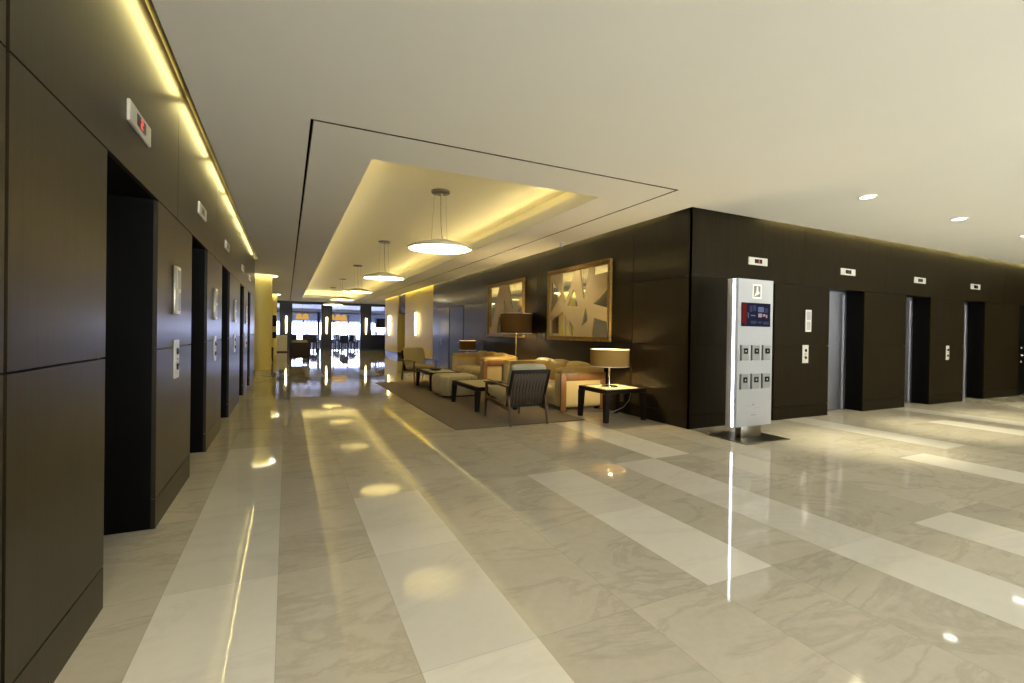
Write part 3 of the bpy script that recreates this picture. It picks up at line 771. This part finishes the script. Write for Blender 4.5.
# ------------------------------------------------------------------ lamps
def make_lamp(name, label, loc, zb, zt, r, base_r, stem_r, m_shade, power, group):
    o = thing(name, label, 'lamp', loc, 0, group)
    b = MB(); b.lathe([(.0, 0), (base_r, 0), (base_r, .012), (base_r * .9, .018), (stem_r * 1.5, .022), (.0, .022)], M['chrome'], seg=36); b.build('base', o)
    s = MB(); s.lathe([(stem_r, .02), (stem_r, zb + .06), (.0, zb + .06)], M['chrome'], seg=16); s.build('stem', o)
    h = MB(); h.lathe([(r, zb), (r, zt)], m_shade, seg=56); sh = h.build('lamp_shade', o)
    h = MB(); h.lathe([(r - .004, zb), (r - .004, zt)], m_shade, seg=56); h.build('shade_lining', sh)
    h = MB()
    for z in (zb, zt): h.lathe([(r + .003, z - .006), (r + .003, z + .006), (r - .006, z + .006), (r - .006, z - .006), (r + .003, z - .006)], M['shade_lining'], seg=56)
    h.build('shade_rim', sh)
    h = MB()
    for a in range(3): an = 2 * PI * a / 3; h.tube([(0, 0, zb + .05), (r * math.cos(an), r * math.sin(an), zb + .02)], .003, M['chrome'], 5)
    h.build('spider', sh)
    g = MB(); g.lathe([(.0, zb + .05), (.015, zb + .055), (.016, zb + .08), (.032, zb + .12), (.025, zb + .155), (.0, zb + .165)], M['shade_lining'], seg=16); g.build('bulb', o)
    point('lamp_bulb', (loc[0] + .06, loc[1] - .0, loc[2] + zb + .13), power, (1, .74, .34), .045)
    return o
make_lamp('table_lamp', 'lit drum-shade table lamp with steel stem on the near side table', (4.69, 6.13, .4985), .335, .60, .307, .14, .018, M['shade_tan'], 62, 'drum shade lamps')
w = MB(); w.tube([(5.165, 6.16, .40), (5.16, 6.20, .25), (5.12, 6.3, .12), (5.0, 6.42, .03), (4.85, 6.5, .006), (4.6, 6.56, .006)], .005, M['cable'], 6)
tag(w.build('power_cord'), 'white power cord trailing from the dark wall behind the side table', 'cord')
make_lamp('floor_lamp', 'tall floor lamp with wide dark brown drum shade between the sofas', (4.83, 9.83, 0), 1.335, 1.79, .37, .16, .014, M['shade_brown'], 75, 'drum shade lamps')
make_lamp('table_lamp', 'far table lamp with dark brown drum shade beyond the second sofa', (4.87, 13.2, .4985), .31, .585, .25, .12, .014, M['shade_brown'], 45, 'drum shade lamps')

# ------------------------------------------------------------------ ottoman
o = thing('ottoman', 'cream channel-tufted ottoman between the two coffee tables', 'ottoman', (3.22, 9.50, RUG))
w = MB(); hx, hy, hh = .41, .42, .43; NS = 220
def sup(a, e=.28):
    ca, sa = math.cos(a), math.sin(a)
    return math.copysign(abs(ca) ** e, ca), math.copysign(abs(sa) ** e, sa)
rings = []
for z, k_ in ((.03, .93), (.06, .985), (.16, 1.0), (.30, 1.0), (.38, .985), (.415, .94), (.43, .84), (.437, .6), (.44, .3), (.44, .02)):
    ring = []
    for i in range(NS):
        a = 2 * PI * i / NS; u, v = sup(a)
        pl = 1 - (.075 * (1 - abs(math.sin(a * 11))) ** 1.5 if k_ > .9 else .02 * (1 - abs(math.sin(a * 11))) * (k_ > .7))
        ring.append(w.bm.verts.new((hx * u * k_ * pl, hy * v * k_ * pl, z)))
    rings.append(ring)
fs = []
for A, Bq in zip(rings, rings[1:]):
    for i in range(NS): fs.append(w.bm.faces.new((A[i], A[(i + 1) % NS], Bq[(i + 1) % NS], Bq[i])))
fs.append(w.bm.faces.new(rings[-1])); w._fin(fs, M['pouf'], True); w.build('upholstery', o)
w = MB(); w.box((-.33, -.34, .0), (.33, .34, .05), M['espresso'], .01, 1); w.build('plinth', o)

# ------------------------------------------------------------------ armchairs (face +y locally)
def make_armchair(label, loc, rotz, cloth):
    o = thing('armchair', label, 'armchair', loc, rotz, 'wood framed armchairs')
    hw = .30
    for sx in (-1, 1):
        x = sx * hw
        l = MB(); l.bar((x, -.36, .545), (x, -.48, 0), .034, .050, M['walnut'], .024, .030, bev=.005); l.build('leg', o)
        l = MB(); l.bar((x, .42, .535), (x, .46, 0), .034, .048, M['walnut'], .024, .030, bev=.005); l.build('leg', o)
        a = MB(); a.bar((x, -.42, .555), (x, .10, .572), .050, .026, M['walnut'], .062, .028, bev=.008); a.bar((x, .10, .572), (x, .50, .548), .062, .028, M['walnut'], .048, .024, bev=.008); a.build('armrest', o)
        r_ = MB(); r_.bar((x, -.42, .235), (x, .44, .315), .026, .055, M['walnut'], bev=.005); r_.build('side_rail', o)
        p_ = MB(); p_.bar((x * .97, -.33, .27), (x * .97, -.53, .80), .036, .034, M['espresso'], bev=.005); p_.build('back_post', o)
    r_ = MB(); r_.bar((-hw, .44, .30), (hw, .44, .30), .05, .024, M['walnut'], side=(0, 0, 1), bev=.004); r_.build('front_rail', o)
    r_ = MB(); r_.bar((-hw, -.335, .28), (hw, -.335, .28), .055, .03, M['espresso'], side=(0, 0, 1), bev=.004); r_.build('lower_rail', o)
    r_ = MB(); r_.bar((-hw, -.52, .78), (hw, -.52, .78), .055, .032, M['espresso'], side=(0, 0, 1), bev=.004); r_.build('top_rail', o)
    s = MB(); n = 21; rnd = random.Random(4)
    for i in range(n):
        x = -hw + .04 + (2 * hw - .08) * i / (n - 1); k_ = .008 * (1 if i % 2 else -1)
        s.tube([(x - k_, -.345, .30), (x + k_, -.43, .54), (x - k_ * .6, -.512, .76)][0:3], .0115, M['cord'], 6)
    s.build('back_slats', o)
    s = MB(); s.bar((0, -.325, .30), (0, -.49, .77), 2 * hw - .03, .006, M['back_panel']); s.build('back_panel', o)
    def tilt(ang, piv): return Matrix.Translation(piv) @ Matrix.Rotation(ang, 4, 'X') @ Matrix.Translation(-Vector(piv))
    c_ = MB(); c_.cushion((-hw + .02, -.275, .29), (hw - .02, .45, .42), cloth, .02, .045, mat=tilt(math.radians(5), (0, -.32, .29))); c_.build('seat_cushion', o)
    c_ = MB(); c_.cushion((-hw + .015, -.285, .36), (hw - .015, -.17, .885), cloth, .012, .05, mat=tilt(math.radians(20.5), (0, -.30, .30))); c_.build('back_cushion', o)
    return o
make_armchair('near wooden armchair with corded back, turned away at the front of the rug', (3.17, 6.46, 0 + RUG), 0, M['cushion'])
make_armchair('far wooden armchair with olive cushions facing forward at the back of the rug', (3.20, 12.38, RUG), PI + .12, M['cushion_tan'])

# ------------------------------------------------------------------ sconces
def make_sconce(label, loc, rotz, h):
    o = thing('wall_sconce', label, 'sconce', loc, rotz, 'tall glowing wall sconces')
    b = MB(); b.box((-.05, -.02, 0), (.05, 0, h), M['brass'], .006, 1); b.build('backplate', o)
    t = MB(); t.lathe([(.0, .03), (.03, .05), (.045, h * .5), (.055, h - .05), (.0, h - .03)], M['sconce'], (0, -.085, 0), 20); t.build('tube', o)
    return o
# local: faces -y.  On the cream bays it must face -x: rotate by -90 deg
make_sconce('glowing sconce on the nearer cream wall bay', (XR, 20.45, 1.13), -PI / 2, 1.06)
make_sconce('glowing sconce on the farther cream wall bay', (XR - .02, 26.3, 1.06), -PI / 2, 1.15)
for i, xc in enumerate((-.02, 2.37, 4.85)):
    make_sconce(['glowing sconce on the left dark pier of the dining room', 'glowing sconce on the middle dark pier of the dining room', 'glowing sconce on the right dark pier of the dining room'][i], (xc, YB, 1.06), 0, 1.14)

# ------------------------------------------------------------------ lounge seats and dresser on the left
def make_tub(label, loc, rotz):
    o = thing('lounge_chair', label, 'armchair', loc, rotz, 'brown lounge chairs')
    b = MB(); b.cushion((-.38, -.36, .16), (.38, -.26, .80), M['brown_cloth'], .0, .03); b.build('back_shell', o)
    for sx in (-1, 1):
        b = MB(); b.cushion((sx * .38, -.34, .16), (sx * .29, .34, .58), M['brown_cloth'], .0, .03); b.build('arm', o)
        for y in (-.31, .31):
            l = MB(); l.bar((sx * .33, y, .18), (sx * .35, y * 1.08, 0), .035, .035, M['espresso'], .022, .022); l.build('leg', o)
    b = MB(); b.cushion((-.285, -.26, .22), (.285, .36, .42), M['cushion'], .02, .05); b.build('seat_cushion', o)
    b = MB(); b.cushion((-.30, -.27, .40), (.30, -.12, .90), M['cushion'], .02, .05); b.build('back_cushion', o)
    return o
make_tub('brown lounge chair with cream cushion standing with its back to us in the hall', (.50, 21.6, 0), 0)
make_tub('brown lounge chair half hidden behind the first cream column', (-.83, 21.9, 0), -PI / 2)
o = thing('dresser', 'pale chest of drawers against the left dark pier', 'dresser', (-.32, 30.6, 0))
w = MB(); w.box((-.36, -.2, .06), (.36, .2, .97), M['dresser'], .008, 1); w.box((-.38, -.22, .97), (.38, .2, 1.0), M['dresser'], .006, 1); w.box((-.34, -.18, 0), (.34, .18, .06), M['espresso']); w.build('carcass', o)
for z in (.09, .31, .53, .75):
    for a, b in ((-.34, -.01), (.01, .34)):
        d = MB(); d.box((a, -.218, z), (b, -.2005, z + .2), M['dresser'], .004, 1); dd_ = d.build('drawer', o)
        d = MB(); d.tube([((a + b) / 2, -.22, z + .1), ((a + b) / 2, -.245, z + .1)], .012, M['steel_dark'], 8); d.build('knob', dd_)

# ------------------------------------------------------------------ dining room furniture
def make_dchair():
    o = MB(); m = M['chair_far']
    o.box((-.22, -.22, .43), (.22, .22, .49), m, .015, 1)
    for x in (-.2, .2):
        o.bar((x, .2, .43), (x, .21, 0), .04, .04, m, .025, .025); o.bar((x, -.2, 0), (x, -.2, .45), .03, .03, m); 
    o.box((-.21, -.23, .49), (.21, -.18, 1.0), m, .015, 1)
    return o
tables = [(-.4, 36.5), (1.75, 36.9), (3.65, 36.6), (.5, 39.5), (2.6, 39.8), (4.6, 39.4), (6.4, 37.0), (1.5, 42.5), (3.8, 42.6), (6.2, 41.5), (-1.4, 39.3), (-.9, 42.4), (8.3, 39.6), (8.5, 43.0), (1.2, 34.75), (3.6, 34.6)]
tm = None; cm = None; n = 0
tpos = ['front left', 'front left-centre', 'front centre-right', 'second row left', 'second row centre', 'second row right', 'front right by the bar', 'back row left', 'back row centre', 'back row right', 'second row far left', 'back row far left', 'second row far right', 'back row far right', 'nearest, between the left piers,', 'nearest, between the right piers,']
for i, (x, y) in enumerate(tables):
    if tm is None:
        w = MB(); w.box((-.42, -.42, .71), (.42, .42, .75), M['chair_far'], .01, 1); w.cyl((0, 0, .02), .04, .70, M['steel_dark'], 12); w.cyl((0, 0, 0), .25, .025, M['steel_dark'], 20)
        tm = w.build('dining_table'); t_ = tm
    else:
        t_ = tm.copy(); COL.objects.link(t_)
    t_.location = (x, y, 0)
    tag(t_, 'small dark dining table before the bright windows, %s' % tpos[i], 'table', 'dining tables')
    for dx, dy, rz in ((-.72, 0, -PI / 2), (.72, 0, PI / 2), (0, -.66, 0)):
        if cm is None: cm = make_dchair().build('dining_chair'); c_ = cm
        else: c_ = cm.copy(); COL.objects.link(c_)
        c_.location = (x + dx, y + dy, 0); c_.rotation_euler = (0, 0, rz)
        tag(c_, 'dark high-backed dining chair at the %s dining table, %s side' % (tpos[i], {-PI / 2: 'left', PI / 2: 'right', 0: 'near'}[rz]), 'chair', 'dining chairs by the windows')
def make_chandelier(label, loc, n, span, zr):
    o = thing('chandelier', label, 'chandelier', loc, 0, 'amber chandeliers')
    w = MB(); w.tube([(-span, 0, -.62), (span, 0, -.62)], .016, M['brass'], 8); w.tube([(-span * .4, .3, -.62), (span * .4, -.3, -.62)], .012, M['brass'], 8); w.build('bar', o)
    w = MB(); w.tube([(0, 0, 0), (0, 0, -.62)], .012, M['brass'], 8); w.cyl((0, 0, -.03), .07, .03, M['brass'], 20); w.build('stem', o)
    for k_ in range(n):
        x = (k_ - (n - 1) / 2) * .42; y = .12 * (-1) ** k_
        w = MB(); w.lathe([(.2, -1.06 - .02 * k_), (.23, -1.08 - .02 * k_), (.16, -.72), (.05, -.68)], M['amber'], (x, y, 0), 20); s_ = w.build('lamp_shade', o)
        w = MB(); w.tube([(x, y, -.70), (x, 0, -.62)], .01, M['brass'], 6); w.build('hanger', s_)
    return o
make_chandelier('amber shaded brass chandelier in the left bay of the dining room', (1.0, 36.4, ZC), 2, .9, 0)
make_chandelier('amber shaded brass chandelier in the middle bay of the dining room', (3.35, 36.2, ZC), 3, 1.2, 0)
# bar on the right
o = thing('bar_counter', 'dark bar counter with pale top at the right of the dining room', 'bar', (6.25, 35.2, 0))
w = MB(); w.box((-.9, -.3, 0), (1.8, .3, 1.0), M['navy'], .01, 1); w.build('body', o)
w = MB(); w.box((-.95, -.36, 1.0), (1.85, .34, 1.05), M['plate'], .008, 1); w.build('counter_top', o)
bm0 = None
for i in range(7):
    if bm0 is None:
        w = MB(); w.lathe([(.0, 0), (.045, 0), (.045, .2), (.018, .25), (.016, .32), (.0, .32)], M['bottle'], seg=14); bm0 = w.build('bottle'); b_ = bm0
    else: b_ = bm0.copy(); COL.objects.link(b_)
    b_.location = (5.55 + i * .19, 35.2 + .08 * (i % 2), 1.05)
    tag(b_, 'clear bottle standing in the row on the bar counter', 'bottle', 'bottles on the bar counter')
o = thing('wall_screen', 'large dark screen hanging above the bar counter', 'screen', (6.7, 36.4, 1.55))
w = MB(); w.box((-.6, -.03, 0), (.6, .03, .72), M['chair_far'], .01, 1); w.build('bezel', o)
w = MB(); w.box((-.57, -.034, .03), (.57, -.0305, .69), M['black']); w.build('display', o)
w = MB(); w.tube([(0, .02, .6), (0, .02, ZC - 1.55)], .02, M['steel_dark'], 8); w.build('ceiling_pole', o)

# ------------------------------------------------------------------ light: sky through the windows, coves, slots
wd_ = bpy.data.worlds.new('sky'); scene.world = wd_; wd_.use_nodes = True
nt = wd_.node_tree; bg = nt.nodes['Background']
tc = nt.nodes.new('ShaderNodeTexCoord'); sp = nt.nodes.new('ShaderNodeSeparateXYZ'); nt.links.new(tc.outputs['Generated'], sp.inputs[0])
mr = nt.nodes.new('ShaderNodeMapRange'); mr.inputs[1].default_value = -.4; mr.inputs[2].default_value = .4; nt.links.new(sp.outputs[1], mr.inputs[0])
mx = nt.nodes.new('ShaderNodeMix'); mx.data_type = 'RGBA'; nt.links.new(mr.outputs[0], mx.inputs[0])
# street side, behind the camera: soft sky above, brighter lower half added to light the ceiling
mz = nt.nodes.new('ShaderNodeMapRange'); mz.inputs[1].default_value = -.06; mz.inputs[2].default_value = .06; nt.links.new(sp.outputs[2], mz.inputs[0])
ms = nt.nodes.new('ShaderNodeMix'); ms.data_type = 'RGBA'; nt.links.new(mz.outputs[0], ms.inputs[0])
ms.inputs[6].default_value = (20.5, 19.5, 17.4, 1); ms.inputs[7].default_value = (4.4, 4.3, 4.0, 1); nt.links.new(ms.outputs[2], mx.inputs[6])
mx.inputs[7].default_value = (11, 12.3, 20, 1)          # bright hazy side beyond the dining room
nt.links.new(mx.outputs[2], bg.inputs[0]); bg.inputs[1].default_value = 1.0
YEL = (1.0, .82, .30)
def portal(name, loc, sx, sy, rot):
    o = area(name, loc, sx, sy, 0, (1, 1, 1), rot); o.data.cycles.is_portal = True
for a, b in FILL_WIN: portal('window_portal', ((a + b) / 2, BACK - .02, 1.5), b - a, 2.9, (-PI / 2, 0, 0))
portal('window_portal', (3.75, 45.55, 1.65), 12.4, 2.6, (PI / 2, 0, 0))
# tubes in the slots (shine down the wall)
y = -1.2
while y < 13.6:
    L = min(1.35, 13.7 - y); area('slot_tube', (-.702, y + L / 2, 3.235), .03, L, 3.6 * L, YEL, (0, math.radians(58), 0)); y += 1.5
y = 5.5
while y < 27:
    area('slot_tube', (5.117, y + .68, 3.24), .03, 1.35, 2.5 if y > 13 else 3, YEL, (0, -math.radians(70), 0)); y += 1.5
x = 6.8
while x < 18:
    area('slot_tube', (x + .68, 4.877, 3.24), 1.35, .03, 6, YEL, (math.radians(70), 0, 0)); x += 1.5
# tray cove strips, tucked behind the lip and turned towards the tray
A_ = math.radians(82)
area('cove_strip', (TX1 + .14, (TY0 + TY1) / 2, 3.325), .03, TY1 - TY0, 112, (1, .80, .34), (0, A_, 0))
area('cove_strip', (TX0 - .14, (TY0 + TY1) / 2, 3.325), .03, TY1 - TY0, 62, (1, .80, .34), (0, -A_, 0))
area('cove_strip', ((TX0 + TX1) / 2, TY0 - .14, 3.325), TX1 - TX0, .03, 7, (1, .86, .5), (A_, 0, 0))
area('cove_strip', ((TX0 + TX1) / 2, TY1 + .14, 3.325), TX1 - TX0, .03, 16, (1, .86, .5), (-A_, 0, 0))
l = bpy.data.lights.new('mirror_spot', 'SPOT'); l.energy = 60; l.spot_size = math.radians(80); l.spot_blend = .8; l.color = (1, .84, .5); l.shadow_soft_size = .03
o = bpy.data.objects.new('mirror_spot', l); COL.objects.link(o); o.location = (4.35, 8.0, 3.05); o.rotation_euler = Vector((.85, -.15, -1.1)).to_track_quat('-Z', 'Y').to_euler()
